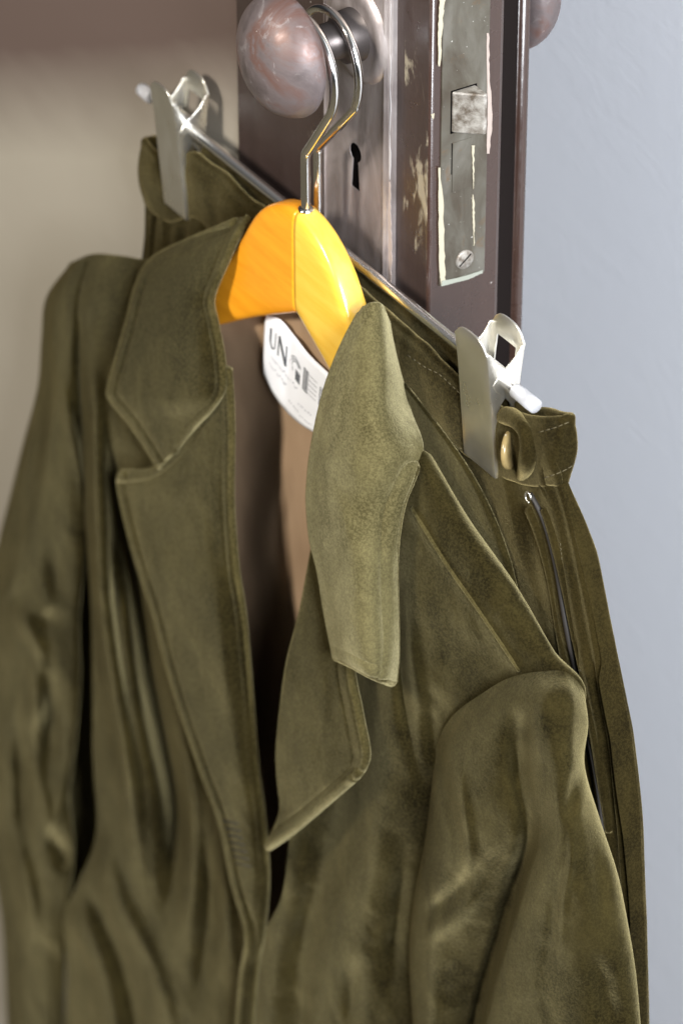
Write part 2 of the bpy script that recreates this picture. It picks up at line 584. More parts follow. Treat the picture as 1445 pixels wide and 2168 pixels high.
def yzp(px, py, x=None):
    v = PXX(px, py, XE + 0.9 if x is None else x)
    return (v.y * 1000, v.z * 1000)
box('face_plate', XE - 2, XE + 0.9, FY0, FY1, FZ0, 160, BRASS, lock, 0.4)
bolt_m = M('worn_bolt_metal')
bb = bolt_m.noise(170, 5, 0.7, 0.2)
bolt_m.color(bolt_m.ramp(bb, [(0.36, (0.15, 0.12, 0.09)), (0.5, (0.33, 0.30, 0.26)), (0.64, (0.52, 0.49, 0.44))]))
bolt_m.set(Metallic=0.6, Roughness=0.4)
bolt_m.bump(bb, 0.3, 0.001)
# latch: a wedge that slopes back towards the far side
ya, za = yzp(955, 280)
yb, zb = yzp(1022, 188)
bm = bmesh.new()
z0, z1 = za, yzp(955, 195)[1]
yb = yzp(1006, 178)[0]
pr = [(XE, ya, z0), (XE + 1.6, ya, z0), (XE + 11.5, yb - 2.0, z0), (XE + 11.0, yb, z0), (XE, yb, z0)]
lo = [bm.verts.new(mm(*p)) for p in pr]
hi = [bm.verts.new(mm(p[0], p[1], z1)) for p in pr]
bm.faces.new(lo[::-1]); bm.faces.new(hi)
for i in range(5):
    j = (i + 1) % 5
    bm.faces.new((lo[i], lo[j], hi[j], hi[i]))
bevel(from_bm('latch_bolt', bm, bolt_m.m, lock, False), 0.0009, 3)
box('bolt_slot', XE, XE + 1.0, ya - 0.7, yb + 0.7, z0 - 0.8, z1 + 0.6, dark, lock, 0)
# dead bolt flush in its slot
y0, zt = yzp(957, 303); y1, _ = yzp(998, 303)
zb_ = yzp(957, 408)[1]
box('dead_bolt', XE - 2, XE + 1.25, y0, y1, zb_, zt, BRASS, lock, 0.3)
for nm, (qa, qb) in {'slot_line': ((y0 - 0.5, y0 - 0.05), (zb_, zt))}.items():
    box(nm, XE, XE + 1.0, qa[0], qa[1], qb[0] + 10, qb[1], dark, lock, 0)
sy, sz = yzp(982, 549)
sm_ = BRASS
sv = lathe_y('screw', [(0, 5.0), (-0.5, 5.0), (-0.9, 4.4), (-0.9, 0.2)], 0, 0, bolt_m.m, lock, 28)
for v in sv.data.vertices:
    c = v.co.copy()
    v.co = mm(XE + 0.9 - c.y * 1000, sy + c.x * 1000, sz + c.z * 1000)
slv, slf = box_verts(-4.2, 4.2, -0.35, 0.35, 0, 0.2)
rot = Matrix.Rotation(math.radians(38), 3, 'Z')
slot = obj('screw_slot', [mm(XE + 1.72 + c.z * 1000, sy + c.x * 1000, sz + c.y * 1000) for c in (rot @ q for q in slv)], slf, dark, sv, False)

# cream undercoat left along the lock front: ragged flakes of paint
cream_m = simple('cream_paint_flake', (0.40, 0.36, 0.26), 0.5).m
pink_m = simple('pinkish_paint_flake', (0.36, 0.29, 0.25), 0.5).m
def flake(pts_l, pts_r, mat, plane='X', x=None, parent=None, t=0.35):
    a, b = cr(pts_l, 26), cr(pts_r, 26)
    rng = random.Random(int(pts_l[0][1]) + 31)
    vs, fs = [], []
    off = XE + 0.95 if x is None else x
    for i in range(26):
        ja, jb = rng.uniform(-0.7, 0.7), rng.uniform(-1.5, 1.2)
        for q, j in ((a[i], ja), (b[i], jb)):
            v = PXX(q[0] + j, q[1], off) if plane == 'X' else PX(q[0] + j, q[1], off)
            vs.append(v)
    for i in range(25):
        fs.append((2 * i, 2 * i + 1, 2 * i + 3, 2 * i + 2))
    o = obj('paint_flake', vs, fs, mat, parent, False)
    return solid(o, t / 1000, 0)
flake([(931, -10), (927, 60), (927, 140)], [(943, -10), (937, 40), (931, 140)], cream_m, parent=lock)
flake([(927, 355), (928, 450), (929, 560), (933, 604)], [(931, 355), (938, 450), (941, 560), (942, 603)], cream_m, parent=lock)
flake([(934, 594), (960, 590), (990, 582), (1020, 572)], [(934, 606), (960, 599), (990, 591), (1020, 578)], simple('pale_green_paint', (0.27, 0.28, 0.23), 0.5).m, parent=lock, x=XE + 1.3)
flake([(1029, 70), (1030, 150), (1031, 250), (1029, 325)], [(1034, 70), (1035, 150), (1041, 250), (1035, 325)], pink_m, parent=lock)
flake([(998, 308), (1000, 370), (1001, 400)], [(1003, 308), (1002, 370), (1002, 400)], cream_m, parent=lock, x=XE + 1.4)
flake([(999, 412), (1000, 470), (1002, 520)], [(1002, 412), (1004, 470), (1003, 520)], cream_m, parent=lock, x=XE + 1.1)
flake([(912, 243), (914, 250)], [(919, 240), (916, 253)], cream_m, parent=door, x=XE + 0.1)
# pale line of old paint along the lock plate's right border
flake([(823, -10), (824, 120), (822, 260), (824, 380)], [(827, -10), (827, 120), (826, 260), (826, 380)], simple('pale_grey_edge_paint', (0.45, 0.42, 0.41), 0.4).m, 'Y', -3.4, esc)
flake([(818, 385), (820, 460), (816, 540), (812, 605)], [(826, 385), (827, 460), (829, 540), (826, 605)], pink_m, 'Y', -3.4, esc)

# ------------------------------------------------------------------ hangers
chm = M('chrome')
chm.set(Base_Color=(0.80, 0.79, 0.77, 1), Metallic=1.0, Roughness=0.12)
CHROME = chm.m
stm = M('brushed_steel')
s1 = stm.noise(70, 4, 0.6, 0.3, stretch=(1, 1, 0.6))
stm.color(stm.mix(s1, (0.80, 0.77, 0.68), (0.90, 0.87, 0.79)))
stm.set(Metallic=0.96)
stm.rough(stm.ramp(s1, [(0.3, 0.26), (0.7, 0.36)]))
stm.bump(stm.noise(500, 3, 0.6, 0, stretch=(1, 1, 0.1)), 0.08, 0.0005)
STEEL = stm.m

def hook_path(x0, y, zbase, zbend):
    """stem up from the hanger, dog-leg to +X, then the loop over the knob's neck (all in one plane Y = y)"""
    pts = [(x0, zbase), (x0, (zbase + zbend) / 2), (x0, zbend - 4), (x0 + 1.0, zbend), (x0 + 4, zbend + 4)]
    R = 27.0
    cz = 15.5 - R
    a0 = -42
    for k in range(16):
        a = math.radians(a0 + (245) * k / 15)
        pts.append((R * math.cos(a) * 0.92, cz + R * math.sin(a)))
    c = cr(pts, 120)
    return [mm(p[0], y, p[1]) for p in c]

# clip hanger
BY = -16.5
bl, br_ = PX(398, 268, BY), PX(1085, 822, BY)
BZ = (bl.z + br_.z) / 2 * 1000
BX0, BX1 = PX(318, 205, BY).x * 1000, PX(1092, 828, BY).x * 1000
def bar_pt(x):
    t = (x / 1000 - bl.x) / (br_.x - bl.x)
    return Vector((x / 1000, BY / 1000, bl.z + (br_.z - bl.z) * t))
ch = thing('clip_hanger', 'chrome clip hanger with two metal clips gripping the skirt waistband', 'hanger', (0, BY / 1000, BZ / 1000))
brm = M('satin_chrome')
brm.set(Base_Color=(0.93, 0.92, 0.90, 1), Metallic=1.0, Roughness=0.27)
tube('bar', [bar_pt(BX0 + (BX1 + 8 - BX0) * k / 30) for k in range(31)], 0.0027, brm.m, ch)
HX = PX(686, 400, BY).x * 1000
tube('hook', hook_path(HX, BY - 3.5, bar_pt(HX).z * 1000, PX(690, 310, BY).z * 1000), 0.0023, CHROME, ch)
cap_m = simple('clear_plastic', (0.72, 0.72, 0.74), 0.3, 0.0, Transmission_Weight=0.55).m
for xa, xb in ((BX1 - 1, BX1 + 16), (BX0 - 9, BX0 + 2)):
    a, b = bar_pt(xa), bar_pt(xb)
    v, f = tube_geo([a, a.lerp(b, .03), a.lerp(b, 0.3), a.lerp(b, .7), a.lerp(b, .97), b], 0.004, 16, True, [.0030, .0035, .0036, .0037, .0036, .0030])
    obj('end_cap', v, f, cap_m, ch)

def clip(cx, wid, parent):
    root = bpy.data.objects.new('clip', None)
    root.empty_display_size = 0.01
    COL.objects.link(root)
    p = bar_pt(cx)
    root.parent = parent
    root.location = p - parent.location
    h = wid / 2
    bz = p.z * 1000
    def leaf(side):
        s = -1 if side == 'front_leaf' else 1
        # side view of the leaf: top flared away from the bar, jaw closing on the cloth
        ytop, ymid, ybot = BY + s * 10.5, BY + s * 8.3, BY + s * 3.9
        ztop, zbot = bz + 20, bz - 52
        n = 18
        bm = bmesh.new()
        outer = []
        nx = 10
        rows = []
        for i in range(n + 1):
            t = i / n
            z = ztop + (zbot - ztop) * t
            y = ytop + (ymid - ytop) * min(1, t / 0.27) if t < 0.27 else ymid + (ybot - ymid) * (t - 0.27) / 0.73
            row = []
            for k in range(nx + 1):
                u = -1 + 2 * k / nx
                lift = (3.4 - 6.0 * abs(u) ** 3.5) * (1.0, 0.45, 0.12)[i] if i < 3 else 0       # gently arched top
                zz = z + lift * (1 if s < 0 else 1.2)
                row.append(bm.verts.new(mm(cx + u * h, y, zz)))
            rows.append(row)
        for i in range(n):
            for k in range(nx):
                if side == 'back_leaf' and 2 <= i <= 7 and 2 <= k <= 7:
                    continue                                    # window in the back leaf
                bm.faces.new((rows[i][k], rows[i][k + 1], rows[i + 1][k + 1], rows[i + 1][k]))
        # flanges folded towards the bar on both sides
        for u, col in ((-1, 0), (1, nx)):
            prev = None
            for i in range(n + 1):
                t = i / n
                z = bz + 20 - 72 * t
                wdt = 0.3 + 1.1 * min(1, i / 3) + 12.5 * math.exp(-((z - bz) / 8.5) ** 2) + (1.6 if t < 0.8 else 0.6)
                v0 = rows[i][col]
                y0_ = v0.co.y * 1000
                v1 = bm.verts.new(mm(cx + u * (h + 0.2), y0_ - s * wdt, v0.co.z * 1000))
                if prev:
                    f = (prev[0], v0, v1, prev[1])
                    bm.faces.new(f)
                prev = (v0, v1)
        o = from_bm(side, bm, STEEL, root, False)
        m_ = solid(o, 0.0011, 0)
        bevel(o, 0.0005, 2, 50)
        for q in o.data.polygons:
            q.use_smooth = True
        return o
    leaf('front_leaf'); leaf('back_leaf')
    # coil spring round the bar between the flanges
    pts = []
    for k in range(8 * 14 + 1):
        a = 2 * math.pi * k / 14
        pts.append(p + mm(-7 + 14 * k / 112, 4.6 * math.cos(a), 4.6 * math.sin(a)))
    tube('spring', pts, 0.0008, STEEL, root, 7)
    return root
cR0, cR1 = PX(985, 955, -20).x * 1000, PX(1050, 1003, -20).x * 1000
cL0, cL1 = PX(350, 405, -20).x * 1000, PX(396, 444, -20).x * 1000
clip((cR0 + cR1) / 2, cR1 - cR0, ch)
clip((cL0 + cL1) / 2, max(22, cL1 - cL0), ch)

# wooden coat hanger
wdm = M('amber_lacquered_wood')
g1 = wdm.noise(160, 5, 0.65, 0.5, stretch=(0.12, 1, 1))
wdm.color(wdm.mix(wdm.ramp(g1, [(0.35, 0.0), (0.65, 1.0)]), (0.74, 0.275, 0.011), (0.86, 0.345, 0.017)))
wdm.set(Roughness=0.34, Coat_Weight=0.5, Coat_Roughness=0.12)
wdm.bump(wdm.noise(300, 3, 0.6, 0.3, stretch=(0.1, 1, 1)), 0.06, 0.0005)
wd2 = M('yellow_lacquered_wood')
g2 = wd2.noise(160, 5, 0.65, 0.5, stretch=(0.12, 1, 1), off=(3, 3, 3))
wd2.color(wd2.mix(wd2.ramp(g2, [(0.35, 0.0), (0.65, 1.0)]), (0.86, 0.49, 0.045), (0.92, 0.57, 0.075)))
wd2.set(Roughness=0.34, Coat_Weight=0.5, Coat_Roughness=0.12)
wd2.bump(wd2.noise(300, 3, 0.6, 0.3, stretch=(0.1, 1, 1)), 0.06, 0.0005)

WX = PX(622, 560, -40).x * 1000        # hanger's middle (the mitre)
WZ = PX(640, 440, -34).z * 1000        # its top
wh_ = thing('coat_hanger', 'amber lacquered wooden coat hanger inside the velvet jacket', 'hanger', (WX / 1000, -0.033, WZ / 1000))
top = [(0, 0), (9, -1.2), (18, -4.2), (27, -9.6), (35, -17), (42, -26.5), (50, -39), (62, -55), (90, -80), (130, -110), (170, -140), (185, -152), (190, -157)]
bot = [(0, -57), (40, -80), (90, -112), (140, -140), (170, -158), (190, -170)]
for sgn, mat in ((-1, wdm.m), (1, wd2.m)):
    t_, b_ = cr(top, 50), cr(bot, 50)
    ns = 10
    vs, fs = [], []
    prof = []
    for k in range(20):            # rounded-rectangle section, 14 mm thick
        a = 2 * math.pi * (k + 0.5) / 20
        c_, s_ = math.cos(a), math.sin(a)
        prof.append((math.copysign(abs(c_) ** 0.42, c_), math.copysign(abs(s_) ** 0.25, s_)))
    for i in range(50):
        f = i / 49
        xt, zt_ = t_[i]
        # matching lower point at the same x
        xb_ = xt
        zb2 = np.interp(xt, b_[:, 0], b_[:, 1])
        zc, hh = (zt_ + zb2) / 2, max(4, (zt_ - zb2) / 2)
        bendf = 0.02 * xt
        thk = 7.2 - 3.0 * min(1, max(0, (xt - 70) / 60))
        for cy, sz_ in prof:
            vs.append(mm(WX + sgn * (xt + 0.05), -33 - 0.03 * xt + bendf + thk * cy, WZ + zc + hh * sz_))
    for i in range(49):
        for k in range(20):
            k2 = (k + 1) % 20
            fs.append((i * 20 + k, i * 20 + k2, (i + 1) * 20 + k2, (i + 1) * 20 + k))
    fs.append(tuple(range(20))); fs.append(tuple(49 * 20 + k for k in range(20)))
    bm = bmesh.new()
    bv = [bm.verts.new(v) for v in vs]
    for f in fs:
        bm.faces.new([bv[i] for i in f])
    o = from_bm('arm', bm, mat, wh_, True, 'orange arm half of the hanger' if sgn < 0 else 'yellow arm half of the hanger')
    for p_ in o.data.polygons:
        if len(p_.vertices) > 6:
            p_.use_smooth = False
tube('hook', hook_path(WX + 0.5, -33.5, WZ - 4, PX(655, 322, -32).z * 1000), 0.0024, CHROME, wh_, 16)
lathe = tube('ferrule', [mm(WX + 0.5, -33.5, WZ - 2), mm(WX + 0.5, -33.5, WZ + 0.8)], 0.0036, CHROME, wh_, 20)

# ------------------------------------------------------------------ cloth helpers
def dist_poly(P, line):
    """distance of points P (n x 2) from a polyline, and position 0..1 along it"""
    L = cr(line, max(12, 8 * len(line)))
    best = np.full(len(P), 1e9); pos = np.zeros(len(P)); sgn = np.zeros(len(P))
    n = len(L) - 1
    for i in range(n):
        a, b = L[i], L[i + 1]
        d = b - a
        l2 = max(1e-9, d @ d)
        t = np.clip(((P - a) @ d) / l2, 0, 1)
        q = P - (a + t[:, None] * d)
        r = np.hypot(q[:, 0], q[:, 1])
        m = r < best
        best[m] = r[m]; pos[m] = (i + t[m]) / n
        sgn[m] = np.sign(d[0] * q[m, 1] - d[1] * q[m, 0])
    return best, pos, sgn

def relief(P, strokes):
    """sum of folds: (polyline, height mm, width px[, taper]) -> mm towards the viewer side"""
    h = np.zeros(len(P))
    for s in strokes:
        line, amp, wid = s[0], s[1], s[2]
        d, pos, sg = dist_poly(P, line)
        ends = s[3] if len(s) > 3 else 0.42
        tp = np.clip(np.minimum(pos, 1 - pos) / max(ends, 1e-3), 0, 1)
        tp = tp * tp * (3 - 2 * tp) if ends > 0 else 1.0
        h += amp * np.exp(-(d / wid) ** 2) * tp
    return h

def wob(P, scale, amp, seed=0.0):
    return np.array([noise.noise(Vector((p[0] / scale, p[1] / scale, seed))) for p in P]) * amp

def to_world(A, lift):
    out = []
    for (x, y, Y), l in zip(A, lift):
        d = ray(x, y)
        v = PX(x, y, Y)
        out.append(v - d * (l / 1000))
    return out

def patch(name, rows, mat, parent, nu=60, nv=90, strokes=(), thick=2.6, noise_amp=1.6, seed=0.0, edge=None, label=None, sub=1):
    R = [cr(r, nu) for r in rows]
    G = np.array([cr(np.array([R[i][k] for i in range(len(rows))]), nv) for k in range(nu)])  # nu x nv x 3
    G = np.transpose(G, (1, 0, 2)).reshape(-1, 3)
    P = G[:, :2]
    h = relief(P, strokes) + wob(P, 95, noise_amp, seed) + wob(P, 38, noise_amp * 0.35, seed + 7)
    if edge:
        # turned, topstitched border: sides of the patch listed as l r t b
        ii, kk = np.divmod(np.arange(nu * nv), nu)
        for side, w_px, bulge in edge:
            ref = {'l': G.reshape(nv, nu, 3)[:, 0], 'r': G.reshape(nv, nu, 3)[:, -1], 't': G.reshape(nv, nu, 3)[0], 'b': G.reshape(nv, nu, 3)[-1], 'R': G.reshape(nv, nu, 3)[int(nv * 0.45):, -1]}[side]
            d = np.min(np.hypot(P[:, None, 0] - ref[None, :, 0], P[:, None, 1] - ref[None, :, 1]), axis=1)
            h += bulge * (np.exp(-((d - w_px * 0.42) / (w_px * 0.42)) ** 2) - 0.75 * np.exp(-((d - w_px * 1.1) / (w_px * 0.22)) ** 2))
    vs = to_world(G, h)
    fs = [(i * nu + k, i * nu + k + 1, (i + 1) * nu + k + 1, (i + 1) * nu + k) for i in range(nv - 1) for k in range(nu - 1)]
    o = obj(name, vs, fs, mat, parent, True, label)
    if thick:
        solid(o, thick / 1000, 0)
    if sub:
        subsurf(o, sub)
    return o

def sleeve(name, rows, mat, parent, back, nu=110, nv=110, strokes=(), noise_amp=1.6, seed=0.0):
    """closed tube: the rows give the side that faces the room, the far side is bulged back by `back` mm"""
    R = []
    for r in rows:
        r = np.array(r, float)
        L_, R_ = r[0], r[-1]
        b1 = R_ + (L_ - R_) * 0.2 + np.array([0, 0, back])
        b2 = R_ + (L_ - R_) * 0.8 + np.array([0, 0, back])
        ring = cr(np.vstack([r, b1, b2]), nu, True)
        ring[:, 0] = np.clip(ring[:, 0], min(L_[0], R_[0]) - 2, max(L_[0], R_[0]) + 2)
        R.append(ring)
    R = np.array(R)
    G = np.array([cr(R[:, k], nv) for k in range(nu)])
    G = np.transpose(G, (1, 0, 2)).reshape(-1, 3)
    P = G[:, :2]
    nfront = int(nu * (len(rows[0]) - 1) / (len(rows[0]) + 2))
    kk = np.arange(nu * nv) % nu
    m = np.clip(np.minimum(kk, nfront - kk) / 8.0, 0, 1)
    h = relief(P, strokes) * m + (wob(P, 95, noise_amp, seed) + wob(P, 38, noise_amp * 0.4, seed + 5)) * m
    vs = to_world(G, h)
    fs = [(i * nu + k, i * nu + (k + 1) % nu, (i + 1) * nu + (k + 1) % nu, (i + 1) * nu + k) for i in range(nv - 1) for k in range(nu)]
    o = obj(name, vs, fs, mat, parent)
    subsurf(o, 1)
    return o

# ------------------------------------------------------------------ skirt (behind the jacket)
skirt = thing('skirt', 'olive velvet skirt with side zip hanging from the clips behind the jacket', 'skirt', (0.02, -0.012, -0.6))
WRX = PX(1206, 900, -12).x * 1000
WLX = PX(322, 330, -12).x * 1000
def band_top(x):
    # sags between the clips
    pts = [(WLX - 5, PX(322, 300, -14).z * 1000), (cL0, PX(350, 312, -14).z * 1000), (cL1 + 8, PX(420, 320, -18).z * 1000),
           (0, PX(690, 545, -18).z * 1000), (PX(835, 668, -18).x * 1000, PX(835, 668, -18).z * 1000),
           (PX(900, 722, -18).x * 1000, PX(900, 722, -18).z * 1000), (cR0 - 3, PX(962, 792, -18).z * 1000), (cR1, PX(1065, 868, -18).z * 1000), (WRX, PX(1195, 868, -12).z * 1000)]
    return float(np.interp(x, [p[0] for p in pts], [p[1] for p in pts]))
def ring_pts(xl, xr, yf, yb, n):
    """flattened loop as seen from above; starts at the right end and runs along the front to the left"""
    cy, hy = (yf + yb) / 2, (yb - yf) / 2
    out = []
    cx, hx = (xl + xr) / 2, (xr - xl) / 2
    for k in range(n):
        a = 2 * math.pi * k / n
        c_, s_ = math.cos(a), math.sin(a)
        out.append((cx + hx * math.copysign(abs(c_) ** 0.8, c_), cy - hy * math.copysign(abs(s_) ** 0.35, s_)))
    return out
NB = 260
bp = ring_pts(WLX, WRX, -18.5, -9.5, NB)
vs = []
BH = 39.0
for j in range(15):
    t = j / 14
    for k, (x, y) in enumerate(bp):
        zt_ = band_top(x)
        puff = 2.6 * math.sin(math.pi * min(1, t * 1.05)) + 1.8 * noise.noise(Vector((x / 14, t * 1.6, y / 10))) - 1.0 * math.exp(-((t - 0.16) / 0.05) ** 2)
        sgn = -1 if y < -14 else 1
        grip = max(math.exp(-((x - (cR0 + cR1) / 2) / 17) ** 2), math.exp(-((x - (cL0 + cL1) / 2) / 17) ** 2)) * math.exp(-((t - 0.75) / 0.5) ** 2)
        yy = y + sgn * puff * (1 - grip) + (-14 - y) * 0.35 * grip
        vs.append(mm(x + 1.6 * noise.noise(Vector((y, t * 3, 4))) - (2.5 * t * t if x > WRX - 8 else 0), yy, zt_ - BH * t + 2.4 * noise.noise(Vector((x / 22, y / 9, 1))) * (1 - 0.6 * t)))
fs = [(j * NB + k, j * NB + (k + 1) % NB, (j + 1) * NB + (k + 1) % NB, (j + 1) * NB + k) for j in range(14) for k in range(NB)]
band = obj('waistband', vs, fs, VELVET_SKIRT, skirt)
solid(band, 0.0042, 0)
subsurf(band, 1)

# body of the skirt: gathered loop that widens downwards
SR = [(1224, 1010), (1250, 1110), (1280, 1250), (1310, 1400), (1340, 1550), (1360, 1750), (1370, 1950), (1371, 2200)]
SRW = [(PX(x, y, -6).x * 1000, PX(x, y, -6).z * 1000) for x, y in SR]
NS, NZ = 420, 90
zb0, zb1 = -145.0, -560.0
vs = []
for j in range(NZ):
    t = j / (NZ - 1)
    z = zb0 + (zb1 - zb0) * t
    xr = float(np.interp(-z, [-q[1] for q in SRW], [q[0] for q in SRW]))
    xl = WLX - 2 - 70 * t
    full = min(1, t / 0.08)
    pts = ring_pts(xl, xr, -18.5 - 1.5 * full, -9.5 + 9 * full, NS)
    for k, (x, y) in enumerate(pts):
        sgn = -1 if y < -10 else 1
        s = k / NS * 2 * math.pi
        ga = (0.6 * math.sin(31 * s + 2.1 * math.sin(3 * s)) + 0.6 * math.sin(17 * s + 1.0 + 1.5 * t)) * (1.6 + 2.6 * min(1, t * 4)) * (1 - 0.45 * t)
        ga += 5.0 * noise.noise(Vector((x / 24, z / 140, y / 20)))
        zz = z + (band_top(min(max(x, WLX), WRX)) - BH + 3 - zb0) * max(0, 1 - t * 3)
        if x > WRX - 10 and t < 0.2:
            ga *= 0.3
        yy = max(-19.5, y + sgn * ga) if sgn < 0 else y + sgn * ga * 0.5
        if x < XE + 5 and yy > -2:
            yy = -2.0
        vs.append(mm(x, yy, zz))
fs = [(j * NS + k, j * NS + (k + 1) % NS, (j + 1) * NS + (k + 1) % NS, (j + 1) * NS + k) for j in range(NZ - 1) for k in range(NS)]
body = obj('skirt_body', vs, fs, VELVET_SKIRT, skirt)
subsurf(body, 1)

# ------------------------------------------------------------------ jacket
jacket = thing('jacket', 'olive velvet jacket with wide collar open on the wooden hanger', 'jacket', (WX / 1000, -0.045, -0.62))

# inside of the back: brown lining
lin_rows = []
for y, dy in ((640, 0), (760, 0), (900, 0), (1100, 0), (1300, 0), (1500, 0), (1750, 0), (2200, 0)):
    lin_rows.append([(400, y - 190, -30), (520, y - 80, -28), (640, y + 20, -27.5), (740, y + 110, -28), (840, y + 190, -31)])
lin_rows[0] = [(455, 600, -30), (530, 620, -28), (640, 660, -27.5), (740, 750, -28), (840, 830, -31)]
patch('lining', lin_rows, LINING, jacket, 60, 90,
      [([(590, 860), (600, 980), (570, 1130), (585, 1250), (595, 1420)], 9, 26),
       ([(530, 700), (535, 900), (520, 1200), (540, 1500)], -6, 40),
       ([(640, 930), (650, 1100), (640, 1300)], 5, 25), ([(615, 1000), (620, 1180), (610, 1350)], -4, 12)], 1.5, 3.0, 3.3)

bp_rows = []
for y in (560, 700, 900, 1200, 1600, 2200):
    wdn = min(1.0, (y - 460) / 300.0)
    bp_rows.append([(600 - 455 * wdn, y - 330 * wdn + 150, -22.5), (600 - 280 * wdn, y - 160 * wdn + 80, -22.5), (640, y + 60, -22.5), (640 + 260 * wdn, y + 60 + 160 * wdn, -22.5), (640 + 460 * wdn, y + 60 + 330 * wdn, -22.5)])
patch('back_panel', bp_rows, VELVET, jacket, 40, 60, [], 2.0, 1.0, 9.1, sub=0)
rp = [
    [(705, 960, -50), (740, 960, -48), (770, 960, -46), (800, 960, -44), (830, 955, -42), (860, 950, -40), (885, 950, -36), (906, 964, -30), (898, 970, -21.0)],
    [(700, 1100, -54), (730, 1100, -52), (765, 1100, -50), (795, 1100, -48), (845, 1095, -46), (900, 1085, -42), (952, 1080, -37), (986, 1100, -29), (978, 1106, -20.0)],
    [(692, 1250, -56), (720, 1250, -54), (755, 1250, -50), (800, 1250, -50), (860, 1245, -49), (940, 1235, -45), (1030, 1215, -39), (1084, 1240, -29), (1076, 1246, -20.0)],
    [(684, 1400, -57), (710, 1400, -54), (752, 1400, -46), (812, 1400, -52), (870, 1400, -51), (960, 1385, -46), (1070, 1350, -39), (1160, 1375, -29), (1152, 1381, -20.0)],
    [(650, 1520, -58), (690, 1520, -55), (745, 1520, -45), (805, 1520, -54), (870, 1520, -52), (970, 1515, -43), (1090, 1480, -37), (1225, 1480, -30), (1217, 1486, -21.0)],
    [(622, 1680, -59), (660, 1680, -57), (725, 1680, -50), (792, 1680, -56), (860, 1690, -54), (940, 1690, -42), (1030, 1690, -36), (1110, 1680, -34), (1102, 1686, -25.0)],
    [(612, 1800, -61), (640, 1810, -58), (695, 1810, -50), (772, 1800, -57), (840, 1810, -54), (900, 1820, -43), (980, 1820, -36), (1050, 1820, -34), (1042, 1826, -25.0)],
    [(598, 1900, -61), (622, 1910, -60), (668, 1915, -51), (740, 1910, -58), (820, 1915, -54), (890, 1920, -43), (960, 1920, -36), (1030, 1920, -34), (1022, 1926, -25.0)],
    [(558, 1992, -60), (595, 2000, -61), (645, 2015, -52), (708, 2020, -58), (790, 2020, -55), (880, 2020, -43), (950, 2020, -36), (1010, 2020, -34), (1002, 2026, -25.0)],
    [(530, 2200, -59), (570, 2200, -61), (635, 2200, -53), (672, 2200, -58), (765, 2200, -55), (870, 2200, -43), (940, 2200, -36), (1000, 2200, -34), (992, 2206, -25.0)],
]
front_r = patch('front_panel', rp, VELVET, jacket, 100, 130, [
    ([(872, 1075), (950, 1200), (1020, 1300), (1104, 1424)], 2.4, 7, 0.04),
    ([(1050, 1320), (1100, 1262)], 2.6, 7),
    ([(838, 1130), (843, 1250), (850, 1400), (872, 1560), (908, 1700)], -9.6, 14),
    ([(862, 1260), (875, 1420), (900, 1560)], 4.8, 18),
    ([(912, 1430), (918, 1560), (925, 1620)], -4.8, 15),
    ([(820, 1620), (800, 1800), (770, 1960), (740, 2150)], 4.8, 24),
    ([(860, 1700), (850, 1850), (835, 2000), (815, 2160)], -11.2, 24),
    ([(760, 2000), (748, 2100), (745, 2200)], -8.0, 18),
], 2.8, 2.2, 1.1, label='front panel with the sharp shoulder seam')

lap_r = [
    [(668, 1150, -62), (720, 1150, -60), (760, 1150, -58), (800, 1150, -59.0)],
    [(642, 1290, -66), (690, 1290, -65), (730, 1290, -62), (770, 1290, -62.0)],
    [(614, 1400, -69), (660, 1400, -68), (705, 1400, -66), (742, 1400, -65.0)],
    [(600, 1500, -71), (650, 1500, -71), (705, 1500, -69), (757, 1500, -67.0)],
    [(592, 1590, -72), (650, 1590, -73), (715, 1585, -71), (771, 1570, -69.0)],
    [(594, 1650, -72), (645, 1650, -74), (715, 1635, -72), (774, 1598, -69.0)],
    [(599, 1720, -72), (640, 1700, -74), (705, 1665, -72), (768, 1622, -70.0)],
    [(569, 1792, -73), (612, 1762, -74), (665, 1718, -73), (752, 1643, -72.0)],
]
lapel_r = patch('lapel', lap_r, VELVET, jacket, 60, 90, [([(690, 1320), (685, 1450), (680, 1600)], 1.5, 25)], 4.2, 1.4, 2.2,
      edge=[('r', 18, 1.6), ('b', 18, 1.8)])

col_r = [
    [(768, 664, -40.0), (780, 648, -38.0), (792, 640, -36.0), (803, 650, -31.0)],
    [(735, 722, -46.2), (770, 715, -45.4), (800, 708, -38.6), (820, 705, -20.5)],
    [(702, 800, -53.5), (747, 800, -53.8), (802, 795, -46.2), (847, 795, -19.0)],
    [(681, 875, -57.8), (733, 875, -61.1), (800, 870, -52.9), (859, 868, -24.5)],
    [(664, 965, -62.0), (722, 965, -67.5), (805, 960, -60.5), (889, 948, -33.0)],
    [(659, 1015, -64.0), (716, 1018, -69.5), (790, 1012, -64.5), (868, 1010, -44.0)],
    [(657, 1060, -66.0), (712, 1065, -71.5), (775, 1060, -67.5), (847, 1064, -51.0)],
    [(664, 1140, -68.0), (716, 1145, -74.5), (770, 1140, -71.5), (835, 1130, -56.0)],
    [(681, 1210, -70.0), (726, 1215, -76.5), (775, 1215, -74.5), (830, 1205, -58.0)],
    [(694, 1290, -71.0), (736, 1295, -78.5), (780, 1295, -76.5), (832, 1290, -60.0)],
    [(709, 1366, -72.0), (746, 1375, -79.5), (790, 1385, -77.5), (833, 1380, -61.0)],
    [(714, 1388, -72.0), (745, 1402, -79.5), (793, 1428, -77.5), (828, 1442, -62.0)],
]
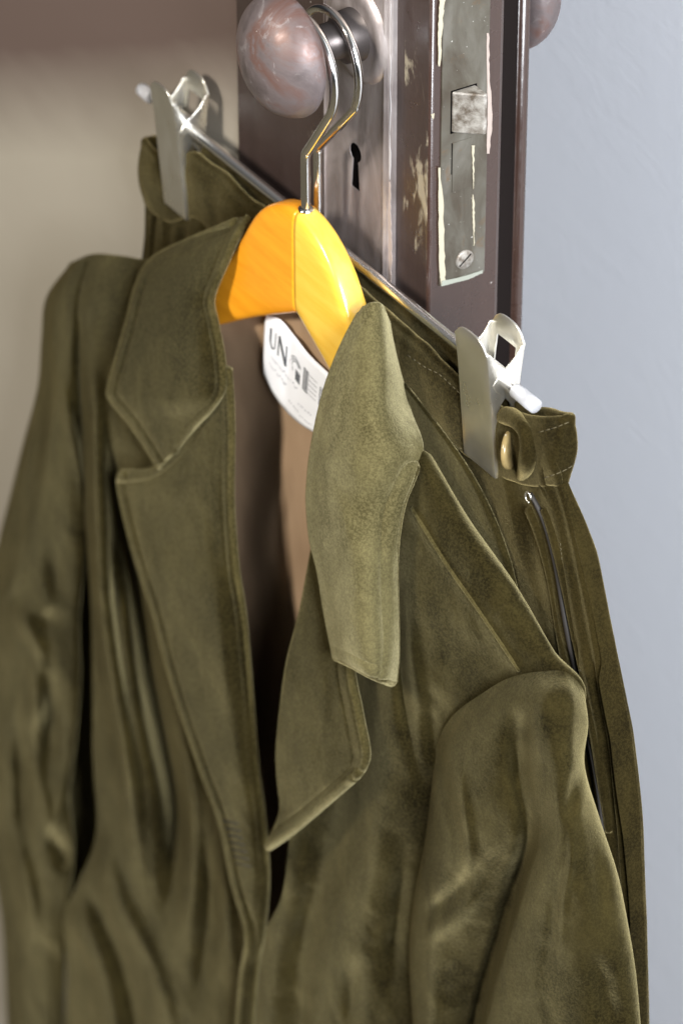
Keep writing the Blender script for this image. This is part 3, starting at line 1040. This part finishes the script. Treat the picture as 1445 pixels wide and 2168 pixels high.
collar_r = patch('collar', col_r, VELVET_COLLAR, jacket, 70, 120, [
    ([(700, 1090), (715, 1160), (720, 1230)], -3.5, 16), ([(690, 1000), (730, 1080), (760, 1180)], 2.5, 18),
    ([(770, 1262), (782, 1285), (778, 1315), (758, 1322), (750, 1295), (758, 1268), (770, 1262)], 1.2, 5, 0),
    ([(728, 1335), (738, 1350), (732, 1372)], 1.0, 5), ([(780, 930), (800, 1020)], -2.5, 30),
], 6.0, 2.2, 4.4, edge=[('R', 30, 2.4), ('b', 20, 1.2), ('l', 14, 0.8)], label='collar leaf with caught light put into its paler velvet colour')

# left hand side in the picture
lp = [
    [(150, 558, -28), (200, 538, -29), (260, 542, -31), (310, 548, -32), (360, 540, -34)],
    [(122, 640, -38), (190, 620, -42), (250, 620, -44), (310, 640, -44), (370, 640, -44)],
    [(118, 760, -42), (185, 760, -47), (240, 760, -49), (310, 780, -50), (400, 780, -50)],
    [(150, 900, -42), (200, 900, -49), (250, 900, -51), (320, 920, -52), (420, 920, -52)],
    [(178, 1050, -44), (215, 1050, -51), (260, 1050, -53), (330, 1060, -53), (440, 1060, -53)],
    [(195, 1250, -46), (222, 1250, -53), (270, 1250, -54), (350, 1250, -55), (460, 1250, -55)],
    [(200, 1450, -48), (237, 1450, -54), (290, 1450, -55), (370, 1450, -56), (500, 1450, -57)],
    [(200, 1600, -48), (250, 1600, -55), (310, 1600, -57), (400, 1600, -57), (525, 1600, -58)],
    [(208, 1760, -48), (260, 1760, -55), (330, 1760, -57), (420, 1760, -58), (550, 1760, -59)],
    [(172, 1860, -48), (250, 1860, -55), (330, 1860, -57), (430, 1860, -58), (562, 1860, -59)],
    [(138, 1940, -48), (230, 1940, -55), (330, 1940, -57), (440, 1940, -59), (554, 1960, -59)],
    [(146, 2060, -48), (230, 2060, -55), (330, 2060, -57), (430, 2060, -59), (540, 2050, -60)],
    [(138, 2200, -48), (230, 2200, -55), (330, 2200, -57), (430, 2200, -59), (505, 2200, -60)],
]
front_l = patch('front_panel', lp, VELVET, jacket, 120, 160, [
    ([(205, 640), (203, 860), (210, 1050), (219, 1250), (238, 1400), (265, 1560), (285, 1720), (305, 1950)], 24, 20, 0.25),
    ([(240, 980), (262, 1220), (281, 1400), (305, 1560), (350, 1760)], 13, 15),
    ([(222, 1080), (240, 1260), (262, 1420), (290, 1600)], -10, 10),
    ([(172, 600), (166, 760), (186, 900), (200, 1080)], -16, 16),
    ([(232, 820), (252, 1000), (277, 1150), (297, 1280), (316, 1420), (352, 1590), (374, 1720), (372, 1880), (345, 2020)], -52, 30, 0.3),
    ([(300, 1150), (330, 1330), (385, 1560), (410, 1720), (412, 1900), (380, 2100)], 12, 20),
    ([(205, 1760), (260, 1920), (330, 2060), (380, 2260)], 14, 24, 0.2),
    ([(430, 1680), (450, 1860), (440, 2020), (420, 2220)], -18, 26),
    ([(455, 1700), (480, 1900), (492, 2120)], 10, 16),
    ([(160, 1900), (225, 2080), (255, 2260)], 12, 22, 0.2), ([(185, 1860), (270, 2060), (310, 2260)], -16, 20, 0.2),
    ([(310, 650), (255, 760), (235, 820)], 5, 24), ([(270, 600), (200, 640), (150, 700)], 4, 25),
], 2.8, 2.4, 5.5)

lap_l = [
    [(258, 1003, -62.0), (330, 993, -60.5), (400, 925, -60), (484, 780, -55)],
    [(256, 1030, -62.0), (330, 1035, -62.5), (410, 1000, -62), (490, 900, -58)],
    [(279, 1135, -64.0), (350, 1135, -64.5), (425, 1115, -65), (489, 1060, -60)],
    [(302, 1215, -65.0), (370, 1215, -66.5), (440, 1210, -67), (499, 1200, -61)],
    [(330, 1300, -66.0), (395, 1300, -67.5), (460, 1300, -68), (514, 1300, -62)],
    [(370, 1450, -67.0), (430, 1450, -68.5), (485, 1450, -69), (527, 1450, -63)],
    [(428, 1623, -68.0), (470, 1623, -69.5), (510, 1623, -69), (541, 1623, -64)],
    [(468, 1733, -69.0), (500, 1733, -69.5), (530, 1733, -68), (555, 1733, -64)],
    [(498, 1872, -69.0), (520, 1872, -68.5), (545, 1872, -67), (563, 1860, -63)],
    [(526, 1975, -68.0), (535, 1975, -66.5), (545, 1975, -65), (554, 1972, -63)],
    [(515, 2065, -67), (522, 2065, -66), (530, 2062, -65), (540, 2060, -63)],
    [(503, 2210, -67), (510, 2210, -66), (518, 2210, -65), (528, 2210, -63)],
]
lapel_l = patch('lapel', lap_l, VELVET, jacket, 70, 130, [([(455, 1150), (470, 1350), (500, 1600)], 2.5, 20), ([(470, 1700), (500, 1790)], -2, 16),
      ([(360, 1480), (400, 1640), (440, 1690)], 0, 10)], 4.0, 1.8, 6.6, edge=[('l', 16, 1.8), ('t', 16, 1.4), ('r', 12, 0.8)])

col_l = [
    [(500, 470, -36.5), (510, 466, -33), (520, 463, -33), (529, 459, -33)],
    [(400, 513, -35.5), (440, 508, -38), (475, 508, -41), (501, 500, -41)],
    [(325, 553, -36.5), (370, 553, -43), (425, 556, -47), (476, 556, -46)],
    [(293, 610, -45.5), (345, 615, -50), (400, 625, -53), (447, 629, -50)],
    [(275, 680, -52.5), (335, 685, -56), (400, 688, -58), (455, 685, -54)],
    [(253, 757, -57.5), (320, 760, -60), (400, 750, -62), (467, 745, -57)],
    [(235, 822, -60.5), (310, 825, -63), (400, 815, -65), (472, 800, -59)],
    [(240, 846, -60.5), (315, 855, -64), (400, 845, -66), (467, 830, -60)],
    [(270, 882, -61.5), (325, 890, -64), (395, 878, -65), (442, 866, -62)],
    [(305, 932, -62.5), (345, 930, -64), (385, 915, -65), (412, 898, -63)],
    [(340, 988, -63.5), (352, 978, -63), (365, 962, -64), (382, 934, -63)],
]
collar_l = patch('collar', col_l, VELVET, jacket, 70, 100, [([(430, 640), (425, 740), (440, 800)], 2, 20), ([(380, 600), (370, 720), (350, 850)], 1.5, 25)],
      4.2, 2.0, 8.8, edge=[('l', 18, 1.8), ('r', 10, 0.8)])

# sleeves
sr = [
    [(918, 1640, -42.4), (930, 1560, -47.1), (965, 1508, -48.1), (1020, 1468, -47.6), (1060, 1443, -46.1), (1095, 1430, -44.6), (1140, 1422, -42.1), (1200, 1424, -36.2), (1236, 1475, -27.0)],
    [(912, 1690, -44.0), (938, 1620, -55.5), (985, 1565, -57.5), (1045, 1525, -56.5), (1085, 1505, -55.0), (1120, 1490, -54.5), (1165, 1480, -52.5), (1215, 1490, -44.0), (1243, 1540, -27.0)],
    [(905, 1740, -44.0), (940, 1700, -59.5), (1000, 1660, -61.5), (1065, 1640, -57.5), (1098, 1630, -52.5), (1128, 1622, -56.0), (1170, 1605, -57.5), (1215, 1605, -48.0), (1235, 1625, -28.0)],
    [(896, 1800, -44.0), (935, 1795, -60.5), (1000, 1780, -61.5), (1080, 1768, -56.5), (1118, 1760, -49.5), (1150, 1750, -57.5), (1190, 1740, -60.5), (1235, 1730, -50.0), (1268, 1735, -29.0)],
    [(878, 1890, -44.0), (918, 1890, -60.5), (975, 1885, -60.5), (1050, 1880, -52.5), (1090, 1875, -45.5), (1120, 1865, -58.5), (1180, 1858, -62.5), (1255, 1850, -53.0), (1306, 1850, -30.0)],
    [(868, 1980, -44.0), (910, 1985, -59.5), (962, 1988, -57.5), (1025, 1988, -49.5), (1058, 1985, -44.5), (1085, 1980, -59.5), (1160, 1970, -63.5), (1260, 1960, -55.0), (1328, 1955, -31.0)],
    [(868, 2070, -44.0), (905, 2078, -58.5), (950, 2085, -55.5), (1000, 2088, -47.5), (1027, 2090, -43.5), (1055, 2085, -59.5), (1140, 2075, -63.5), (1260, 2060, -55.0), (1345, 2060, -32.0)],
    [(878, 2200, -44.0), (905, 2200, -57.5), (940, 2200, -53.5), (978, 2200, -45.5), (1000, 2200, -42.5), (1025, 2200, -59.5), (1110, 2200, -63.5), (1260, 2200, -55.0), (1358, 2200, -33.0)],
]
sleeve_r = sleeve('sleeve', sr, VELVET, jacket, 16, 170, 140, [
    ([(1118, 1470), (1100, 1580), (1098, 1720)], -9, 26),
    ([(925, 1560), (945, 1690), (985, 1830)], -6, 13), ([(945, 1540), (975, 1690), (990, 1820), (960, 1920)], 6, 16),
    ([(880, 1950), (950, 1900), (1040, 1800)], -8, 18), ([(875, 1990), (960, 1945), (1060, 1830)], 6, 20),
    ([(1210, 1700), (1208, 1830), (1190, 1910), (1182, 2060)], 4, 9), ([(1182, 1820), (1165, 1980), (1150, 2120)], -4, 16),
    ([(1250, 1600), (1215, 1670), (1195, 1760)], -7, 16), ([(1245, 1980), (1280, 2100), (1300, 2220)], -8, 24),
    ([(1155, 1440), (1130, 1540), (1140, 1640)], 5, 22), ([(1240, 1760), (1268, 1880), (1270, 2020)], -5, 20),
], 2.0, 12.1)

sl = [
    [(150, 556, -28), (165, 550, -32), (178, 550, -33), (190, 556, -33), (205, 575, -33)],
    [(98, 630, -28), (125, 620, -40), (150, 630, -44), (165, 650, -44), (175, 680, -40)],
    [(88, 720, -28), (115, 720, -42), (140, 730, -47), (155, 740, -47), (170, 760, -40)],
    [(80, 820, -30), (112, 830, -45), (135, 840, -49), (155, 850, -48), (172, 860, -41)],
    [(52, 930, -32), (95, 935, -48), (125, 940, -51), (155, 945, -50), (178, 950, -42)],
    [(22, 1050, -34), (75, 1055, -50), (115, 1060, -53), (155, 1060, -52), (185, 1060, -44)],
    [(-10, 1180, -36), (50, 1185, -52), (100, 1190, -54), (145, 1190, -53), (182, 1190, -45)],
    [(-35, 1320, -38), (30, 1320, -53), (85, 1320, -55), (135, 1320, -53), (170, 1310, -46)],
    [(-48, 1450, -39), (25, 1450, -53), (80, 1450, -55), (135, 1450, -53), (172, 1440, -46)],
    [(-50, 1580, -39), (20, 1580, -53), (75, 1580, -55), (125, 1580, -53), (162, 1570, -46)],
    [(-40, 1690, -39), (20, 1690, -53), (70, 1690, -55), (115, 1690, -53), (148, 1680, -46)],
    [(-20, 1800, -39), (30, 1800, -53), (75, 1800, -55), (120, 1800, -53), (158, 1800, -46)],
    [(-4, 1890, -39), (38, 1890, -53), (78, 1890, -55), (118, 1890, -53), (150, 1890, -46)],
    [(8, 1990, -39), (45, 1990, -53), (80, 1990, -55), (112, 1990, -53), (140, 1990, -46)],
    [(16, 2200, -39), (48, 2200, -53), (80, 2200, -55), (110, 2200, -53), (136, 2200, -46)],
]
sleeve('sleeve', sl, VELVET, jacket, 16, 100, 130, [
    ([(108, 720), (145, 880), (170, 1000), (182, 1090)], 8.0, 11), ([(95, 760), (88, 900), (70, 1080)], -8.0, 12),
    ([(5, 1270), (45, 1310), (80, 1370), (90, 1450)], 16.0, 18), ([(90, 1290), (120, 1340)], -12.0, 25),
    ([(60, 1380), (80, 1480), (75, 1560)], 14.0, 20), ([(105, 1400), (110, 1550), (95, 1700)], -20.0, 20),
    ([(20, 1450), (45, 1600), (50, 1750), (55, 1850)], -18.0, 18), ([(70, 1580), (95, 1700), (110, 1745), (130, 1700), (145, 1620)], 10.0, 12),
    ([(50, 1700), (45, 1800), (65, 1900), (75, 2050)], 12.0, 15), ([(100, 1760), (135, 1810), (150, 1850)], -16.0, 18),
    ([(40, 1130), (30, 1230), (-10, 1290)], 8.0, 15), ([(130, 1100), (120, 1220), (140, 1300)], -12.0, 22),
], 2.2, 14.3)

# back of the neck: the collar goes on behind the hanger
bk = [[(530, 462, -24), (590, 520, -19.5), (660, 580, -19.5), (730, 620, -20), (796, 640, -24)],
      [(528, 520, -26), (590, 580, -21), (660, 640, -21), (730, 690, -21), (800, 720, -26)],
      [(520, 600, -30), (590, 660, -25), (660, 720, -24), (730, 780, -24), (810, 820, -28)]]

# label sewn into the neck
lab_m = M('white_satin_label')
lab_m.color(lab_m.mix(lab_m.noise(40, 3), (0.82, 0.82, 0.85), (0.92, 0.92, 0.93)))
lab_m.set(Roughness=0.6)
lab_m.bump(lab_m.noise(1800, 2), 0.15, 0.0004)
LABY = -32.0
lab_c = [[(562, 668), (592, 676), (620, 708), (655, 752), (700, 795), (755, 850)],
         [(559, 730), (585, 758), (615, 795), (648, 838), (692, 880), (742, 932)],
         [(558, 792), (578, 832), (608, 872), (640, 900), (680, 926), (728, 975)]]
def lab_pt(u, v, lift=0.0):
    rr = [cr(r, 41) for r in lab_c]
    k = min(40, max(0, u * 40)); i = int(min(39, math.floor(k))); f = k - i
    q = [a[i] * (1 - f) + a[i + 1] * f for a in rr]
    w0, w1, w2 = (1 - v) * (1 - 2 * v), 4 * v * (1 - v), v * (2 * v - 1)
    p = q[0] * w0 + q[1] * w1 + q[2] * w2
    cre = -2.6 * math.exp(-((u - 0.37) / 0.05) ** 2) + 1.5 * math.sin(u * 5) + 0.7 * noise.noise(Vector((u * 7, v * 4, 2.2)))
    return PX(p[0], p[1], LABY) - ray(p[0], p[1]) * ((cre + lift) / 1000)
vs = [lab_pt(i / 40, j / 16) for j in range(17) for i in range(41)]
fs = [(j * 41 + i, j * 41 + i + 1, (j + 1) * 41 + i + 1, (j + 1) * 41 + i) for j in range(16) for i in range(40)]
label = obj('brand_label', vs, fs, lab_m.m, jacket, True, 'white woven label printed with dark letters')
solid(label, 0.0006, 0)
ink = simple('label_ink', (0.075, 0.08, 0.088), 0.8).m
soft_ink = simple('label_soft_ink', (0.38, 0.38, 0.42), 0.8).m
def strip_on_label(polys, mat, name):
    vs, fs = [], []
    for u0, v0, u1, v1, w_ in polys:
        n = max(2, int(math.hypot(u1 - u0, v1 - v0) / 0.03))
        du, dv = u1 - u0, v1 - v0
        l = math.hypot(du, dv * 0.62) or 1
        ou, ov = -dv * 0.62 / l * w_ / 2, du / l * w_ / 2 / 0.62
        b = len(vs)
        for k in range(n + 1):
            t = k / n
            u, v = u0 + du * t, v0 + dv * t
            vs += [lab_pt(u + ou, v + ov, 0.9), lab_pt(u - ou, v - ov, 0.9)]
        fs += [(b + 2 * k, b + 2 * k + 1, b + 2 * k + 3, b + 2 * k + 2) for k in range(n)]
    o = obj(name, vs, fs, mat, label, False)
    return o
# U N in solid strokes, G of nested arcs, A of bars
S = []
S += [(0.09, .17, .09, .36, .028), (.09, .36, .125, .44, .022), (.125, .44, .165, .40, .012), (.165, .20, .165, .40, .012)]
S += [(.215, .21, .215, .45, .018), (.215, .20, .325, .47, .034), (.325, .22, .325, .47, .014)]
strip_on_label(S, ink, 'lettering')
G_ = []
for r in (.085, .068, .051):
    pts = [(.455 + r * 0.9 * math.cos(a), .34 + r * 1.45 * math.sin(a)) for a in np.linspace(-0.6, -4.0, 14)]
    G_ += [(pts[i][0], pts[i][1], pts[i + 1][0], pts[i + 1][1], .007) for i in range(13)]
for k in range(6):
    G_.append((.455, .355 + k * .022, .515, .355 + k * .022, .011))
for k in range(10):
    G_.append((.55, .20 + k * .029, .605, .20 + k * .029, .010))
    if k % 2 == 0:
        G_.append((.605, .215 + k * .029, .69, .215 + k * .029, .004))
G_ += [(.555, .20, .555, .47, .006), (.585, .20, .585, .47, .006)]
for k in range(7):
    G_.append((.72 + k * .016, .22, .72 + k * .016, .46, .007))
strip_on_label(G_, ink, 'lettering')
rng = random.Random(3)
T_ = []
for row, (ua, ub) in ((.56, (.12, .5)), (.68, (.10, .34)), (.72, (.52, .66)), (.84, (.40, .52)), (.88, (.55, .68))):
    u = ua
    while u < ub:
        w_ = rng.uniform(.008, .022)
        T_.append((u, row, u + w_, row + rng.uniform(-.03, .03), .010))
        u += w_ + rng.uniform(.006, .016)
strip_on_label(T_, soft_ink, 'small_print')

# ------------------------------------------------------------------ sewing details found by casting onto the cloth
bpy.context.view_layer.update()
DG = bpy.context.evaluated_depsgraph_get()
def bvh(o):
    return BVHTree.FromObject(o, DG)
trees = {o.name: bvh(o) for o in (band, body, front_r, collar_r, front_l, lapel_l, sleeve_r)}
def hit(px, py, names, lift=0.8):
    d = ray(px, py).normalized()
    best = None
    for n in names:
        r = trees[n].ray_cast(CAM, d)
        if r[0] is not None and (best is None or r[3] < best[1]):
            best = (r[0], r[3])
    return None if best is None else best[0] - d * (lift / 1000)

thread = simple('olive_gold_thread', (0.075, 0.06, 0.026), 0.9).m
dark_thread = simple('dark_thread', (0.025, 0.02, 0.01), 0.9).m
def stitches(name, line, names, parent, mat, step=13, duty=0.55, r=0.00026, lift=0.25):
    L = cr(line, 200)
    seg = np.hypot(*(np.diff(L[:, :2], axis=0).T))
    s = np.concatenate([[0], np.cumsum(seg)])
    vs, fs = [], []
    q = 0
    while q + step * duty < s[-1]:
        pa = [np.interp(q + step * duty * f, s, L[:, k]) for f in (0, .5, 1) for k in (0, 1)]
        pts = [hit(pa[2 * i], pa[2 * i + 1], names, lift) for i in range(3)]
        if all(p is not None for p in pts) and (pts[0] - pts[2]).length < 0.02:
            v, f = tube_geo(pts, r, 6)
            b = len(vs)
            vs += v
            fs += [tuple(i + b for i in ff) for ff in f]
        q += step
    if vs:
        obj(name, vs, fs, mat, parent)

BN, SN = band.name, body.name
stitches('stitching', [(862, 752), (900, 778), (932, 795), (985, 845)], (BN, SN), band, thread)
stitches('stitching', [(905, 905), (950, 935), (1000, 965), (1050, 1000)], (BN, SN), band, thread)
stitches('stitching', [(1140, 915), (1175, 905), (1205, 893)], (BN,), band, thread, 14, .7)
stitches('stitching', [(1150, 1012), (1185, 1000), (1213, 985)], (BN,), band, thread, 14, .7)
stitches('stitching', [(1185, 1150), (1195, 1250), (1210, 1350), (1235, 1450)], (SN,), body, thread, 10, .5, .00022)

# zip: dark coil running down the side of the skirt
zip_m = M('dark_zip_tape')
zip_m.set(Base_Color=(0.018, 0.015, 0.012, 1), Roughness=0.6)
zl = cr([(1122, 1045), (1150, 1100), (1172, 1180), (1185, 1250), (1200, 1340), (1222, 1440), (1240, 1530), (1255, 1610), (1268, 1690), (1275, 1760)], 90)
zp = [hit(x, y, (SN,), 0.9) for x, y in zl]
zp = [p for p in zp if p is not None]
if len(zp) > 10:
    A = np.array([tuple(p) for p in zp])
    for _ in range(12):
        A[1:-1] = (A[:-2] + A[1:-1] * 2 + A[2:]) / 4
    tube('zip', [Vector(a) for a in A], 0.0013, zip_m.m, skirt, 10)
    for dx, rr, lf in ((-17, 0.0034, -1.6), (13, 0.0030, -1.4)):
        q = [hit(x + dx, y, (SN,), lf) for x, y in zl[6:]]
        B = np.array([tuple(p) for p in q if p is not None])
        for _ in range(14):
            B[1:-1] = (B[:-2] + B[1:-1] * 2 + B[2:]) / 4
        tube('placket_fold', [Vector(a) for a in B], rr, VELVET_SKIRT, skirt, 12, [rr * (0.75 + 0.25 * math.sin(i / 9.0 + dx)) for i in range(len(B))])

# button and buttonhole tab at the opening of the waistband
horn = M('horn_button')
horn.color(horn.mix(horn.noise(200, 3), (0.16, 0.11, 0.04), (0.36, 0.27, 0.12)))
horn.set(Roughness=0.25)
bc = PX(1078, 952, -21.5)
pts = [(-1.6, 2), (-1.7, 7.5), (-1.2, 9), (0, 9.4), (1.2, 9), (1.6, 7.5), (1.6, 2)]
bo = lathe_y('button', [(a, r) for a, r in pts], 0, 0, horn.m, skirt, 36)
qb = Vector((0, 1, 0)).rotation_difference((RIGHT * 0.9 - FWD * 0.35 - UP * 0.1).normalized())
for v in bo.data.vertices:
    v.co = bc + (qb @ v.co)
tab = [PX(x, y, Y) for x, y, Y in [(1058, 880, -15), (1085, 884, -20), (1108, 910, -23), (1117, 950, -24), (1114, 982, -23), (1108, 1002, -18.5), (1104, 1010, -12)]]
A = cr(np.array([tuple(p) for p in tab]), 40)
tb = tube('buttonhole_tab', [Vector(a) for a in A], 0.004, VELVET_SKIRT, skirt, 14, [0.0040 + 0.0005 * math.sin(i / 3.0) for i in range(40)])
hk = PX(1118, 1052, -22)
tube('hook_eye', [hk + mm(2.2 * math.cos(a), -0.3, 2.6 * math.sin(a)) for a in np.linspace(0, 5.2, 20)], 0.0005, STEEL, skirt, 8)

# buttonhole worked in the far lapel, seam of the collar's turned border
for k in range(7):
    yy = 1738 + k * 15
    xx = 474 + k * 4.2
    stitches('buttonhole_stitch', [(xx, yy), (xx + 18, yy + 3), (xx + 34, yy + 7)], (lapel_l.name,), lapel_l, dark_thread, 40, 0.8, .0006, 0.3)
def seam(name, px_line, tree, parent, mat, r=0.0004, lift=0.1, n=80):
    q = [hit(x, y, (tree,), lift) for x, y in cr(px_line, n)]
    q = np.array([tuple(p) for p in q if p is not None])
    if len(q) > 6:
        for _ in range(4):
            q[1:-1] = (q[:-2] + 2 * q[1:-1] + q[2:]) / 4
        tube(name, [Vector(a) for a in q], r, mat, parent, 6)

# rolled edges where the velvet turns round the lapels and the collar
def edge_roll(o, nu, nv, side, r, start=0.0):
    idx = {'l': [i * nu for i in range(nv)], 'r': [i * nu + nu - 1 for i in range(nv)],
           't': list(range(nu)), 'b': [(nv - 1) * nu + k for k in range(nu)]}[side]
    idx = idx[int(len(idx) * start):]
    tube('rolled_edge', [o.data.vertices[i].co.copy() for i in idx], r, VELVET_EDGE, o, 10)
edge_roll(lapel_l, 70, 130, 'l', 0.0024); edge_roll(lapel_l, 70, 130, 't', 0.0023); edge_roll(lapel_l, 70, 130, 'r', 0.0021)
edge_roll(collar_l, 70, 100, 'l', 0.0024); edge_roll(collar_l, 70, 100, 'r', 0.0022)
edge_roll(lapel_r, 60, 90, 'r', 0.0025); edge_roll(lapel_r, 60, 90, 'b', 0.0026); edge_roll(lapel_r, 60, 90, 'l', 0.0021)
edge_roll(collar_r, 70, 120, 'r', 0.0030, 0.42); edge_roll(collar_r, 70, 120, 'b', 0.0030)
# worn, paler seams
seam('shoulder_seam', [(872, 1075), (950, 1200), (1020, 1300), (1100, 1420)], front_r.name, front_r, VELVET_EDGE, 0.0014, -1.05)
